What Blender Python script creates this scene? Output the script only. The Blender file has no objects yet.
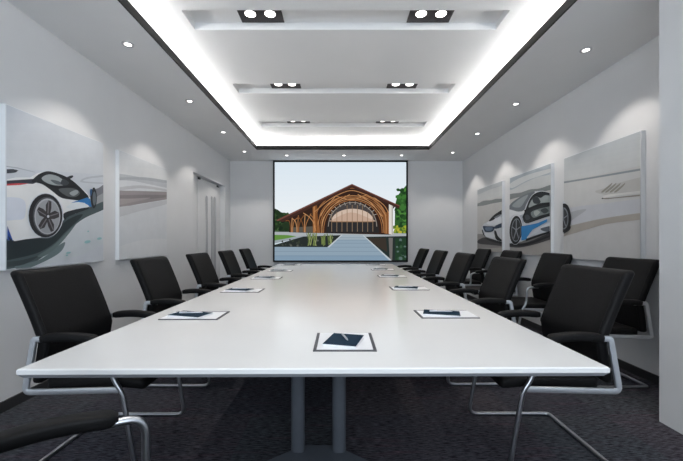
import bpy, bmesh, math, random
from mathutils import Vector, Matrix
from mathutils.geometry import tessellate_polygon
random.seed(4)
S = bpy.context.scene
COL = S.collection
PI = math.pi
F, CX, CY, H = 350.0, 340.0, 239.5, 1.2      # focal length (px), principal point, eye height

# ------------------------------------------------------------------ helpers
def lin(c):
    out = []
    for v in c:
        v = v / 255.0
        out.append(v / 12.92 if v <= 0.04045 else ((v + 0.055) / 1.055) ** 2.4)
    return tuple(out)

def new_mat(name):
    m = bpy.data.materials.new(name); m.use_nodes = True
    nt = m.node_tree; b = nt.nodes['Principled BSDF']
    return m, nt, b

def mat(name, rgb, rough=0.5, metal=0.0, spec=0.5, coat=0.0, noise=0.0, scale=30.0, bump=0.0, bscale=200.0):
    m, nt, b = new_mat(name)
    c = tuple(rgb) + (1,)
    b.inputs['Base Color'].default_value = c
    b.inputs['Roughness'].default_value = rough
    b.inputs['Metallic'].default_value = metal
    b.inputs['Specular IOR Level'].default_value = spec
    b.inputs['Coat Weight'].default_value = coat
    b.inputs['Coat Roughness'].default_value = 0.08
    tc = nt.nodes.new('ShaderNodeTexCoord')
    if noise > 0:
        n = nt.nodes.new('ShaderNodeTexNoise'); n.inputs['Scale'].default_value = scale; n.inputs['Detail'].default_value = 4
        nt.links.new(tc.outputs['Object'], n.inputs['Vector'])
        r = nt.nodes.new('ShaderNodeValToRGB')
        r.color_ramp.elements[0].position = 0.3; r.color_ramp.elements[1].position = 0.7
        r.color_ramp.elements[0].color = tuple(v * (1 - noise) for v in rgb) + (1,)
        r.color_ramp.elements[1].color = tuple(min(1, v * (1 + noise)) for v in rgb) + (1,)
        nt.links.new(n.outputs['Fac'], r.inputs['Fac']); nt.links.new(r.outputs['Color'], b.inputs['Base Color'])
    if bump > 0:
        n2 = nt.nodes.new('ShaderNodeTexNoise'); n2.inputs['Scale'].default_value = bscale; n2.inputs['Detail'].default_value = 3
        nt.links.new(tc.outputs['Object'], n2.inputs['Vector'])
        bp = nt.nodes.new('ShaderNodeBump'); bp.inputs['Strength'].default_value = bump; bp.inputs['Distance'].default_value = 0.002
        nt.links.new(n2.outputs['Fac'], bp.inputs['Height']); nt.links.new(bp.outputs['Normal'], b.inputs['Normal'])
    return m

def emit_mat(name, rgb, strength):
    m = bpy.data.materials.new(name); m.use_nodes = True; nt = m.node_tree
    nt.nodes.clear()
    o = nt.nodes.new('ShaderNodeOutputMaterial'); e = nt.nodes.new('ShaderNodeEmission')
    e.inputs['Color'].default_value = tuple(rgb) + (1,); e.inputs['Strength'].default_value = strength
    nt.links.new(e.outputs[0], o.inputs['Surface'])
    return m

def obj(name, bm, m, parent=None, smooth=False, angle=40):
    me = bpy.data.meshes.new(name)
    bmesh.ops.recalc_face_normals(bm, faces=bm.faces[:])
    bm.to_mesh(me); bm.free()
    if m is not None:
        for mm in (m if isinstance(m, (list, tuple)) else [m]): me.materials.append(mm)
    if smooth:
        for p in me.polygons: p.use_smooth = True
        try: me.set_sharp_from_angle(angle=math.radians(angle))
        except Exception: pass
    o = bpy.data.objects.new(name, me); COL.objects.link(o)
    if parent is not None: o.parent = parent
    return o

def empty(name, loc=(0, 0, 0), rz=0.0):
    o = bpy.data.objects.new(name, None); COL.objects.link(o)
    o.location = loc; o.rotation_euler = (0, 0, rz); o.empty_display_size = 0.1
    return o

def tag(o, label, cat, group=None):
    o['label'] = label; o['category'] = cat
    if group: o['group'] = group
    return o

def struct(name, bm, m, parent=None, smooth=False):
    o = obj(name, bm, m, parent, smooth)
    o['kind'] = 'structure'
    return o

def dup(root, loc, rz, label, group=None, scale=None):
    r = root.copy(); COL.objects.link(r); r.location = loc; r.rotation_euler = (0, 0, rz); r['label'] = label
    if group: r['group'] = group
    for ch in list(root.children):
        c = ch.copy(); COL.objects.link(c); c.parent = r
        for g in list(ch.children):
            d = g.copy(); COL.objects.link(d); d.parent = c
    return r

def box(bm, x0, x1, y0, y1, z0, z1):
    v = [bm.verts.new(p) for p in ((x0,y0,z0),(x1,y0,z0),(x1,y1,z0),(x0,y1,z0),(x0,y0,z1),(x1,y0,z1),(x1,y1,z1),(x0,y1,z1))]
    for f in ((0,3,2,1),(4,5,6,7),(0,1,5,4),(1,2,6,5),(2,3,7,6),(3,0,4,7)):
        bm.faces.new([v[i] for i in f])
    return v

def box_bm(*a, bevel=0.0, seg=2):
    bm = bmesh.new(); box(bm, *a)
    if bevel > 0:
        bmesh.ops.bevel(bm, geom=bm.edges[:], offset=bevel, segments=seg, profile=0.5, affect='EDGES')
    return bm

def fillet(pts, r, n=6):
    """round the inner corners of a polyline; r may be one number or one per inner corner"""
    P = [Vector(p) for p in pts]; out = [P[0]]
    for i in range(1, len(P) - 1):
        ri = r[i - 1] if isinstance(r, (list, tuple)) else r
        a, b, c = P[i - 1], P[i], P[i + 1]
        d1 = (a - b); d2 = (c - b)
        k = min(ri, d1.length * 0.49, d2.length * 0.49)
        p0 = b + d1.normalized() * k; p1 = b + d2.normalized() * k
        for j in range(n + 1):
            t = j / n
            out.append(p0 * (1 - t) ** 2 + b * 2 * t * (1 - t) + p1 * t * t)
    out.append(P[-1])
    res = [out[0]]
    for p in out[1:]:
        if (p - res[-1]).length > 1e-4: res.append(p)
    return res

def sweep(bm, pts, profile, up=Vector((0, 0, 1)), cap=True, scales=None):
    """sweep a closed 2-d profile [(a,b)] along pts with parallel transport"""
    P = [Vector(p) for p in pts]; n = len(P)
    T = []
    for i in range(n):
        t = (P[min(i + 1, n - 1)] - P[max(i - 1, 0)]).normalized(); T.append(t)
    ref = up if abs(T[0].dot(up)) < 0.95 else Vector((1, 0, 0))
    N = (ref - T[0] * ref.dot(T[0])).normalized()
    rings = []
    for i in range(n):
        N = (N - T[i] * N.dot(T[i])).normalized()
        B = T[i].cross(N)
        s = scales[i] if scales else 1.0
        rings.append([bm.verts.new(P[i] + N * (a * s) + B * (b * s)) for a, b in profile])
    m = len(profile)
    for i in range(n - 1):
        for j in range(m):
            bm.faces.new((rings[i][j], rings[i][(j + 1) % m], rings[i + 1][(j + 1) % m], rings[i + 1][j]))
    if cap:
        bm.faces.new(rings[0][::-1]); bm.faces.new(rings[-1])
    return rings

def circ(r, n=12):
    return [(r * math.cos(2 * PI * k / n), r * math.sin(2 * PI * k / n)) for k in range(n)]

def rrect(a, b, r, n=3):
    """rounded rectangle profile, half sizes a, b"""
    out = []
    for cx, cy, st in ((a - r, b - r, 0), (-(a - r), b - r, PI / 2), (-(a - r), -(b - r), PI), (a - r, -(b - r), 1.5 * PI)):
        for k in range(n + 1):
            t = st + PI / 2 * k / n
            out.append((cx + r * math.cos(t), cy + r * math.sin(t)))
    return out

def lathe(bm, prof, n=20, cx=0, cy=0):
    """prof: list of (radius, z)"""
    rings = []
    for r, z in prof:
        if r < 1e-6: rings.append([bm.verts.new((cx, cy, z))])
        else: rings.append([bm.verts.new((cx + r * math.cos(2 * PI * k / n), cy + r * math.sin(2 * PI * k / n), z)) for k in range(n)])
    for a, b in zip(rings, rings[1:]):
        for k in range(n):
            k2 = (k + 1) % n
            if len(a) == 1 and len(b) == 1: continue
            if len(a) == 1: bm.faces.new((a[0], b[k], b[k2]))
            elif len(b) == 1: bm.faces.new((a[k], a[k2], b[0]))
            else: bm.faces.new((a[k], a[k2], b[k2], b[k]))

# ------------------------------------------------------------------ materials
M = {}
M['wall'] = mat('wall_paint', (0.74, 0.745, 0.755), 0.75, noise=0.015, scale=3, bump=0.03, bscale=120)
M['ceil'] = mat('ceiling_paint', (0.80, 0.805, 0.81), 0.8, noise=0.01, scale=3)
M['black_trim'] = mat('black_trim', (0.011, 0.011, 0.0105), 0.6, spec=0.2)
M['baseboard'] = mat('baseboard_dark', (0.03, 0.03, 0.032), 0.5, noise=0.1)
M['leather'] = mat('black_leather', (0.0055, 0.0055, 0.006), 0.5, spec=0.12, bump=0.12, bscale=260, noise=0.15, scale=60)
M['pad'] = mat('armrest_pad', (0.0055, 0.0055, 0.006), 0.5, spec=0.16, bump=0.08, bscale=300)
M['steel'] = mat('satin_chrome', (0.50, 0.52, 0.55), 0.28, metal=1.0, noise=0.03, scale=20)
M['bar'] = mat('brushed_post', (0.62, 0.65, 0.69), 0.4, metal=0.85, noise=0.03, scale=40)
M['white_lam'] = mat('white_laminate', (0.74, 0.74, 0.735), 0.17, spec=0.5, noise=0.008, scale=6)
M['under'] = mat('table_underside', (0.25, 0.26, 0.28), 0.5, noise=0.03)
M['leg'] = mat('powder_coated_leg', (0.085, 0.096, 0.115), 0.5, metal=0.2, noise=0.04)
M['navy'] = mat('navy_cover', (0.003, 0.020, 0.040), 0.75, spec=0.15, noise=0.15, scale=80)
M['paper'] = mat('white_paper', (0.74, 0.755, 0.775), 0.7, noise=0.01)
M['rim'] = mat('grey_rim', (0.06, 0.062, 0.072), 0.6, noise=0.05)
M['pen'] = mat('pen_silver', (0.72, 0.73, 0.76), 0.3, metal=0.7, noise=0.02)
M['canvas'] = mat('canvas_white', (0.80, 0.82, 0.84), 0.7, noise=0.01)
M['door'] = mat('door_paint', (0.72, 0.725, 0.735), 0.55, noise=0.02, scale=4)
M['frost'] = mat('frosted_strip', (0.45, 0.46, 0.48), 0.25, noise=0.04, scale=5)
M['dark_metal'] = mat('dark_metal', (0.05, 0.05, 0.052), 0.4, metal=0.6, noise=0.05)
M['plate'] = mat('lamp_plate', (0.028, 0.022, 0.023), 0.5, noise=0.1)
M['ring'] = mat('lamp_ring', (0.55, 0.55, 0.57), 0.35, metal=0.5, noise=0.02)
M['screen_frame'] = mat('screen_frame', (0.004, 0.004, 0.005), 0.6, spec=0.15, noise=0.1)
M['lens'] = emit_mat('lamp_lens', (1.0, 0.95, 0.90), 6.0)
M['lens_small'] = emit_mat('lamp_lens_small', (1.0, 0.96, 0.92), 5.0)
M['led'] = emit_mat('led_strip', (1.0, 0.975, 0.95), 37.0)

def carpet():
    m, nt, b = new_mat('carpet_tiles')
    N, L = nt.nodes, nt.links
    tc = N.new('ShaderNodeTexCoord')
    sc = N.new('ShaderNodeVectorMath'); sc.operation = 'MULTIPLY'; sc.inputs[1].default_value = (1 / 0.6, 1 / 0.6, 1)
    L.new(tc.outputs['Object'], sc.inputs[0])
    fl = N.new('ShaderNodeVectorMath'); fl.operation = 'FLOOR'; L.new(sc.outputs[0], fl.inputs[0])
    wn = N.new('ShaderNodeTexWhiteNoise'); wn.noise_dimensions = '2D'; L.new(fl.outputs[0], wn.inputs['Vector'])
    # long streaks across the room
    mp = N.new('ShaderNodeMapping'); mp.inputs['Scale'].default_value = (20, 150, 1); L.new(tc.outputs['Object'], mp.inputs['Vector'])
    n1 = N.new('ShaderNodeTexNoise'); n1.inputs['Scale'].default_value = 1.0; n1.inputs['Detail'].default_value = 5; n1.inputs['Roughness'].default_value = 0.7
    L.new(mp.outputs[0], n1.inputs['Vector'])
    n2 = N.new('ShaderNodeTexNoise'); n2.inputs['Scale'].default_value = 260; n2.inputs['Detail'].default_value = 2
    L.new(tc.outputs['Object'], n2.inputs['Vector'])
    r1 = N.new('ShaderNodeValToRGB'); e = r1.color_ramp.elements
    e[0].position = 0.39; e[0].color = (0.009, 0.0088, 0.0102, 1); e[1].position = 0.63; e[1].color = (0.112, 0.111, 0.126, 1)
    L.new(n1.outputs['Fac'], r1.inputs['Fac'])
    tint = N.new('ShaderNodeValToRGB'); t = tint.color_ramp; t.interpolation = 'CONSTANT'
    t.elements[0].position = 0.0; t.elements[0].color = (0.82, 0.84, 0.92, 1)
    t.elements[1].position = 0.35; t.elements[1].color = (1.0, 0.95, 1.0, 1)
    for p, c in ((0.6, (0.9, 0.98, 1.0, 1)), (0.8, (1.2, 1.08, 1.08, 1))):
        q = t.elements.new(p); q.color = c
    L.new(wn.outputs['Value'], tint.inputs['Fac'])
    mx = N.new('ShaderNodeMix'); mx.data_type = 'RGBA'; mx.blend_type = 'MULTIPLY'; mx.inputs['Factor'].default_value = 1.0
    L.new(r1.outputs['Color'], mx.inputs['A']); L.new(tint.outputs['Color'], mx.inputs['B'])
    # rose threads woven in patches
    mp2 = N.new('ShaderNodeMapping'); mp2.inputs['Scale'].default_value = (2.2, 22, 1); L.new(tc.outputs['Object'], mp2.inputs['Vector'])
    n3 = N.new('ShaderNodeTexNoise'); n3.inputs['Scale'].default_value = 1.0; n3.inputs['Detail'].default_value = 4; L.new(mp2.outputs[0], n3.inputs['Vector'])
    r3 = N.new('ShaderNodeValToRGB'); r3.color_ramp.elements[0].position = 0.55; r3.color_ramp.elements[1].position = 0.72
    L.new(n3.outputs['Fac'], r3.inputs['Fac'])
    mx2 = N.new('ShaderNodeMix'); mx2.data_type = 'RGBA'; mx2.blend_type = 'MULTIPLY'
    mx2.inputs['B'].default_value = (1.35, 1.0, 1.04, 1)
    L.new(r3.outputs['Color'], mx2.inputs['Factor']); L.new(mx.outputs['Result'], mx2.inputs['A'])
    mx3 = N.new('ShaderNodeMix'); mx3.data_type = 'RGBA'; mx3.blend_type = 'OVERLAY'; mx3.inputs['Factor'].default_value = 0.6
    L.new(mx2.outputs['Result'], mx3.inputs['A']); L.new(n2.outputs['Color'], mx3.inputs['B'])
    L.new(mx2.outputs['Result'], b.inputs['Base Color'])
    b.inputs['Roughness'].default_value = 0.95; b.inputs['Specular IOR Level'].default_value = 0.1
    bp = N.new('ShaderNodeBump'); bp.inputs['Strength'].default_value = 0.5; bp.inputs['Distance'].default_value = 0.004
    L.new(n2.outputs['Fac'], bp.inputs['Height']); L.new(bp.outputs['Normal'], b.inputs['Normal'])
    return m
M['carpet'] = carpet()

def ink_mat(name, emission=False, strength=1.0):
    m = bpy.data.materials.new(name); m.use_nodes = True; nt = m.node_tree; N, L = nt.nodes, nt.links
    at = N.new('ShaderNodeAttribute'); at.attribute_name = 'ink'
    tc = N.new('ShaderNodeTexCoord')
    n = N.new('ShaderNodeTexNoise'); n.inputs['Scale'].default_value = 9 if not emission else 14; n.inputs['Detail'].default_value = 6
    L.new(tc.outputs['Object'], n.inputs['Vector'])
    r = N.new('ShaderNodeValToRGB'); r.color_ramp.elements[0].position = 0.3; r.color_ramp.elements[1].position = 0.7
    k = 0.965 if not emission else 1.0
    r.color_ramp.elements[0].color = (k, k, k, 1); k1 = 1.02 if not emission else 1.0; r.color_ramp.elements[1].color = (k1, k1, k1, 1)
    L.new(n.outputs['Fac'], r.inputs['Fac'])
    mx = N.new('ShaderNodeMix'); mx.data_type = 'RGBA'; mx.blend_type = 'MULTIPLY'; mx.inputs['Factor'].default_value = 1.0
    L.new(at.outputs['Color'], mx.inputs['A']); L.new(r.outputs['Color'], mx.inputs['B'])
    if emission:
        N.remove(N['Principled BSDF'])
        e = N.new('ShaderNodeEmission'); e.inputs['Strength'].default_value = strength
        L.new(mx.outputs['Result'], e.inputs['Color']); L.new(e.outputs[0], N['Material Output'].inputs['Surface'])
    else:
        b = N['Principled BSDF']; b.inputs['Roughness'].default_value = 0.6; b.inputs['Specular IOR Level'].default_value = 0.3
        L.new(mx.outputs['Result'], b.inputs['Base Color'])
    return m
M['print'] = ink_mat('printed_canvas')
M['projection'] = ink_mat('screen_picture', True, 0.86)

# ------------------------------------------------------------------ printed pictures
def clip(poly, r):
    a0, a1, b0, b1 = r
    def cut(ps, inside, inter):
        out = []
        for i in range(len(ps)):
            p, q = ps[i - 1], ps[i]
            if inside(q):
                if not inside(p): out.append(inter(p, q))
                out.append(q)
            elif inside(p): out.append(inter(p, q))
        return out
    def ia(v): return lambda p, q: (v, p[1] + (q[1] - p[1]) * (v - p[0]) / (q[0] - p[0]))
    def ib(v): return lambda p, q: (p[0] + (q[0] - p[0]) * (v - p[1]) / (q[1] - p[1]), v)
    for ins, it in ((lambda p: p[0] >= a0, ia(a0)), (lambda p: p[0] <= a1, ia(a1)), (lambda p: p[1] >= b0, ib(b0)), (lambda p: p[1] <= b1, ib(b1))):
        if not poly: return []
        poly = cut(poly, ins, it)
    return poly

def smooth_closed(P, n=5):
    out = []; k = len(P)
    for i in range(k):
        p0, p1, p2, p3 = P[i - 1], P[i], P[(i + 1) % k], P[(i + 2) % k]
        for j in range(n):
            t = j / n
            out.append(tuple(0.5 * (2 * b + (c - a) * t + (2 * a - 5 * b + 4 * c - d) * t * t + (3 * b - a - 3 * c + d) * t ** 3)
                             for a, b, c, d in zip(p0, p1, p2, p3)))
    return out

def smooth_open(P, n=6):
    out = []; k = len(P)
    for i in range(k - 1):
        p0, p1, p2, p3 = P[max(i - 1, 0)], P[i], P[i + 1], P[min(i + 2, k - 1)]
        for j in range(n):
            t = j / n
            out.append(tuple(0.5 * (2 * b + (c - a) * t + (2 * a - 5 * b + 4 * c - d) * t * t + (3 * b - a - 3 * c + d) * t ** 3)
                             for a, b, c, d in zip(p0, p1, p2, p3)))
    out.append(P[-1])
    return out

class Art:
    """flat coloured shapes of one picture, in that picture's own two coordinates"""
    def __init__(self, conv): self.items = []; self.conv = conv
    def poly(self, pts, rgb, smooth=False):
        pts = smooth_closed(pts) if smooth else pts
        self.items.append(([self.conv(*p) for p in pts], lin(rgb)))
    def ell(self, cx, cy, rx, ry, rgb, rot=0.0, n=28):
        c, s = math.cos(rot), math.sin(rot)
        self.poly([(cx + rx * math.cos(t) * c - ry * math.sin(t) * s, cy + rx * math.cos(t) * s + ry * math.sin(t) * c)
                   for t in (2 * PI * k / n for k in range(n))], rgb)
    def stroke(self, pts, w, rgb, smooth=True, w1=None):
        P = smooth_open(pts) if smooth and len(pts) > 2 else pts
        L, R = [], []; n = len(P)
        for i, p in enumerate(P):
            q0, q1 = P[max(i - 1, 0)], P[min(i + 1, n - 1)]
            dx, dy = q1[0] - q0[0], q1[1] - q0[1]; d = math.hypot(dx, dy) or 1
            ww = (w if w1 is None else w + (w1 - w) * i / (n - 1)) / 2
            L.append((p[0] - dy / d * ww, p[1] + dx / d * ww)); R.append((p[0] + dy / d * ww, p[1] - dx / d * ww))
        for i in range(n - 1):
            self.items.append(([self.conv(*q) for q in (L[i], L[i + 1], R[i + 1], R[i])], lin(rgb)))
            self.items[-1] = self.items[-1] + (i > 0,)
    def grad(self, pts_a, pts_b, c0, c1, n=10):
        """bands between two edges of the picture (a printed tone)"""
        for i in range(n):
            t0, t1 = i / n, (i + 1) / n
            q = [tuple(a + (b - a) * t for a, b in zip(p, r)) for p, r, t in ((pts_a[0], pts_b[0], t0), (pts_a[1], pts_b[1], t0), (pts_a[1], pts_b[1], t1), (pts_a[0], pts_b[0], t1))]
            t = (i + 0.5) / n
            self.items.append(([self.conv(*p) for p in q], lin(tuple(a + (b - a) * t for a, b in zip(c0, c1))), i > 0))
    def mesh(self, name, rect, to3d, m, parent, gain=1.0, eps=0.00022):
        verts, faces, cols = [], [], []
        lay = 0
        for it in self.items:
            pts, col = it[0], it[1]
            if not (len(it) > 2 and it[2]): lay += 1
            q = clip(list(pts), rect)
            if len(q) < 3: continue
            q = [p for i, p in enumerate(q) if abs(p[0] - q[i - 1][0]) + abs(p[1] - q[i - 1][1]) > 1e-6]
            if len(q) < 3: continue
            tris = tessellate_polygon([[Vector((p[0], p[1], 0)) for p in q]])
            base = len(verts); verts += [to3d(p[0], p[1], lay * eps) for p in q]
            for t in tris:
                faces.append(tuple(base + i for i in t)); cols.append(tuple(min(0.9, c * gain) if m is M['print'] else c for c in col))
        me = bpy.data.meshes.new(name); me.from_pydata(verts, [], faces)
        at = me.attributes.new('ink', 'FLOAT_COLOR', 'CORNER')
        k = 0
        for f, c in zip(me.polygons, cols):
            for li in f.loop_indices: at.data[li].color = (c[0], c[1], c[2], 1)
        me.materials.append(m)
        o = bpy.data.objects.new(name, me); COL.objects.link(o); o.parent = parent
        return o

# ------------------------------------------------------------------ room shell
XL, XR, YB, YF, ZC = -2.35, 2.63, -1.6, 7.5, 2.885
ZU, ZR = 3.10, 3.165           # tray ceiling and the bottoms of the light troughs
TX0, TX1, TY0, TY1 = -1.56, 1.665, -0.6, 6.57
bm = bmesh.new(); box(bm, XL - 0.25, XR + 0.25, YB - 0.2, YF + 0.2, -0.1, 0); struct('floor', bm, M['carpet'])
bm = bmesh.new()
D0, D1, DZ = 5.61, 7.15, 2.285
box(bm, XL - 0.2, XL, YB - 0.2, D0, 0, 3.3); box(bm, XL - 0.2, XL, D0, D1, DZ, 3.3); box(bm, XL - 0.2, XL, D1, YF + 0.2, 0, 3.3)
box(bm, XL - 0.2, XL - 0.13, D0, D1, 0, DZ)
struct('wall_left', bm, M['wall'])
bm = bmesh.new(); box(bm, XR, XR + 0.2, YB - 0.2, YF + 0.2, 0, 3.3); struct('wall_right', bm, M['wall'])
bm = bmesh.new(); box(bm, XL, XR, YF, YF + 0.2, 0, 3.3); struct('wall_far', bm, M['wall'])
bm = bmesh.new(); box(bm, 2.107, XR, YB, 2.31, 0, ZC); struct('wall_pier', bm, M['wall'])
# the wall behind the camera, with its wide window
bm = bmesh.new(); WX0, WX1, WZ0, WZ1 = -2.0, 1.8, 0.85, 2.6
box(bm, XL, WX0, YB - 0.2, YB, 0, 3.3); box(bm, WX1, XR, YB - 0.2, YB, 0, 3.3); box(bm, WX0, WX1, YB - 0.2, YB, 0, WZ0); box(bm, WX0, WX1, YB - 0.2, YB, WZ1, 3.3)
struct('wall_back', bm, M['wall'])
bm = bmesh.new()
for x in (WX0, -0.75, 0.5, WX1 - 0.05): box(bm, x, x + 0.05, YB - 0.12, YB - 0.06, WZ0, WZ1)
box(bm, WX0, WX1, YB - 0.12, YB - 0.06, WZ0, WZ0 + 0.05); box(bm, WX0, WX1, YB - 0.12, YB - 0.06, WZ1 - 0.05, WZ1)
struct('window_1', bm, M['dark_metal'])

# ceiling: lower ring, risers, tray with four light troughs
bm = bmesh.new()
def ring(bm, X0, X1, Y0, Y1, x0, x1, y0, y1, z0, z1):
    box(bm, X0, x0, Y0, Y1, z0, z1); box(bm, x1, X1, Y0, Y1, z0, z1); box(bm, x0, x1, Y0, y0, z0, z1); box(bm, x0, x1, y1, Y1, z0, z1)
ring(bm, XL, XR, YB, YF, TX0 - 0.008, TX1 + 0.008, TY0 - 0.008, TY1 + 0.008, ZC, ZC + 0.02)
CV = 0.16
ring(bm, XL, XR, YB, YF, TX0 - CV, TX1 + CV, TY0 - CV, TY1 + CV, ZC + 0.02, ZU + 0.1)
TRX0, TRX1 = -1.315, 1.41
troughs = [(1.525, 1.80), (2.90, 3.17), (4.27, 4.55), (5.63, 5.90)]  # first trough is out of view, added for the light of its lamps
ys = TY0 - CV
for a, b in troughs:
    box(bm, TX0 - CV, TX1 + CV, ys, a, ZU, ZU + 0.1)
    box(bm, TX0 - CV, TRX0, a, b, ZU, ZU + 0.1); box(bm, TRX1, TX1 + CV, a, b, ZU, ZU + 0.1)
    box(bm, TRX0, TRX1, a, b, ZR, ZU + 0.1)
    ys = b
box(bm, TX0 - CV, TX1 + CV, ys, TY1 + CV, ZU, ZU + 0.1)
struct('ceiling', bm, M['ceil'])
bm = bmesh.new()
ring(bm, TX0 - 0.008, TX1 + 0.008, TY0 - 0.008, TY1 + 0.008, TX0, TX1, TY0, TY1, ZC, ZC + 0.076)
struct('trim_1', bm, M['black_trim'])
# LED strips lying in the cove
bm = bmesh.new()
z0, z1 = ZC + 0.062, ZC + 0.090
ring(bm, TX0 - CV, TX1 + CV, TY0 - CV, TY1 + CV, TX0 - CV + 0.012, TX1 + CV - 0.012, TY0 - CV + 0.012, TY1 + CV - 0.012, z0, z1)
struct('trim_2', bm, M['led'])
# baseboards
bm = bmesh.new(); box(bm, XL, XL + 0.014, YB, D0, 0, 0.075); box(bm, XL, XL + 0.014, D1, YF, 0, 0.075); struct('baseboard_left', bm, M['baseboard'])
bm = bmesh.new(); box(bm, XR - 0.014, XR, 2.31, YF, 0, 0.075); struct('baseboard_right', bm, M['baseboard'])
bm = bmesh.new(); box(bm, XL + 0.014, XR - 0.014, YF - 0.014, YF, 0, 0.075); struct('baseboard_far', bm, M['baseboard'])

# the door in the left wall
XD = XL - 0.085
bm = bmesh.new()
box(bm, XD - 0.04, XD, 5.98, 6.99, 0.005, 2.27)
d = struct('door_1', bm, M['door'])
def arch_strip(y0, y1, z0, z1, x0, x1):
    bm = bmesh.new(); r = (y1 - y0) / 2; c = (y0 + y1) / 2
    out = [(y0, z0), (y1, z0)] + [(c + r * math.cos(t), z1 - r + r * math.sin(t)) for t in (PI * k / 8 for k in range(9))]
    a = [bm.verts.new((x0, y, z)) for y, z in out]; b = [bm.verts.new((x1, y, z)) for y, z in out]
    bm.faces.new(a); bm.faces.new(b[::-1])
    for i in range(len(out)): bm.faces.new((a[i - 1], a[i], b[i], b[i - 1]))
    return bm
obj('glass_strip', arch_strip(6.34, 6.44, 0.25, 2.0, XD, XD + 0.006), M['frost'], d)
obj('glass_strip', arch_strip(6.60, 6.68, 0.25, 2.02, XD, XD + 0.006), M['frost'], d)
obj('glass_strip', arch_strip(6.72, 6.86, 0.25, 2.03, XD, XD + 0.006), M['frost'], d)
obj('hinge', box_bm(XD, XD + 0.03, 5.985, 6.05, 2.235, 2.268, bevel=0.005), M['dark_metal'], d)
obj('hinge', box_bm(XD, XD + 0.03, 6.90, 6.985, 2.235, 2.268, bevel=0.005), M['dark_metal'], d)
bm = bmesh.new(); box(bm, XD - 0.045, XD - 0.01, D0, 5.975, 0, DZ); box(bm, XD - 0.045, XD - 0.01, 6.995, D1, 0, DZ)
struct('trim_3', bm, M['door'])

# ------------------------------------------------------------------ the conference chair
def side_post(s):
    bm = bmesh.new(); y = 0.287 * s
    pts = fillet([(-0.15, y, 0.686), (-0.245, y, 0.686), (-0.292, y, 0.414), (0.19, y, 0.425)], [0.012, 0.03])
    n = len(pts); sweep(bm, pts, rrect(0.0155, 0.009, 0.006, 2), up=Vector((0, 0, 1)))
    return bm
def front_leg(s):
    bm = bmesh.new(); y = 0.287 * s; r = 0.0125
    pts = fillet([(0.02, y, 0.672), (0.150, y, 0.668), (0.15, y, 0.50), (0.208, y, 0.41), (0.278, y, r + 0.001), (-0.265, y, r + 0.001), (-0.265, 0.2 * s, r + 0.001)],
                 [0.055, 0.05, 0.03, 0.06, 0.035])
    sweep(bm, pts, circ(r, 10), up=Vector((0, 1, 0)))
    return bm
def cross_bar():
    bm = bmesh.new(); sweep(bm, [(-0.265, -0.2, 0.0135), (-0.265, 0.2, 0.0135)], circ(0.0125, 10))
    return bm
def seat_bar():
    bm = bmesh.new()
    for x in (-0.17, 0.12): sweep(bm, [(x, -0.278, 0.412), (x, 0.278, 0.412)], circ(0.010, 8))
    return bm
def arm_pad(s):
    bm = bmesh.new(); y = 0.287 * s
    P = []
    for k in range(17):
        t = k / 16; x = -0.20 + 0.28 * t
        P.append((x, y, 0.690 + 0.010 * math.sin(PI * min(1, t * 1.1)) - 0.004 * t))
    sc = [0.8, 0.97] + [1.0] * 13 + [0.88, 0.45]
    sweep(bm, P, rrect(0.021, 0.029, 0.013, 3), scales=sc)
    return bm
def slab(thick, width, height, bev, cuts, axis, seg=4):
    bm = bmesh.new(); box(bm, -thick / 2, thick / 2, -width / 2, width / 2, 0, height)
    bmesh.ops.bevel(bm, geom=bm.edges[:], offset=bev, segments=seg, profile=0.5, affect='EDGES')
    for k in range(1, cuts):
        bmesh.ops.bisect_plane(bm, geom=bm.verts[:] + bm.edges[:] + bm.faces[:], plane_co=(0, 0, height * k / cuts), plane_no=(0, 0, 1))
    for k in range(1, 8):
        bmesh.ops.bisect_plane(bm, geom=bm.verts[:] + bm.edges[:] + bm.faces[:], plane_co=(0, width * (k / 8 - 0.5), 0), plane_no=(0, 1, 0))
    return bm
def back_x(t):
    return -0.255 + 0.032 * min(1.0, t / 0.36) - 0.20 * max(0.0, t - 0.36) ** 1.12 * 1.25
def back_bm():
    h = 0.60
    bm = slab(0.066, 0.54, h, 0.024, 14, 2)
    for v in bm.verts:
        t = v.co.z / h; yy = v.co.y / 0.27
        lean = back_x(t)
        dish = -0.010 * (1 - yy * yy) if v.co.x > 0 else 0.0
        thick = 1.0 - 0.15 * (1 - t)
        v.co.x = v.co.x * thick + lean + dish
        v.co.z = 0.445 + v.co.z * 0.985
    return bm
def seat_bm():
    L = 0.52
    bm = slab(0.075, 0.515, L, 0.026, 10, 2)
    for v in bm.verts:
        t = v.co.z / L; z = v.co.x; yy = v.co.y / 0.257
        x = -0.215 + v.co.z
        dip = -0.010 * (1 - yy * yy) * math.sin(PI * t) if z > 0 else 0
        v.co = Vector((x, v.co.y, 0.442 + z * (1 - 0.25 * t) - 0.035 * max(0, t - 0.6) ** 2 * 6 * 0.6 + 0.012 * t + dip))
    return bm
def seam(s):
    bm = bmesh.new(); pts = []
    for k in range(14):
        t = 0.06 + 0.89 * k / 13; z = 0.445 + t * 0.6 * 0.985
        pts.append((back_x(t) + 0.033 * (1 - 0.15 * (1 - t)) - 0.003, s * 0.253, z))
    sweep(bm, pts, circ(0.003, 6))
    return bm

def make_chair(label, loc, rz, group):
    t = empty('conference_chair', loc, rz); tag(t, label, 'chair', group)
    obj('seat', seat_bm(), M['leather'], t, True)
    b = obj('backrest', back_bm(), M['leather'], t, True)
    for s in (1, -1): obj('piping', seam(s), M['pad'], b, True)
    for s in (1, -1):
        obj('armrest', arm_pad(s), M['pad'], t, True)
        obj('side_frame', side_post(s), M['bar'], t, True)
        obj('leg', front_leg(s), M['steel'], t, True)
    obj('crossbar', cross_bar(), M['steel'], t, True)
    obj('seat_bar', seat_bar(), M['steel'], t, True)
    return t

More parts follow.
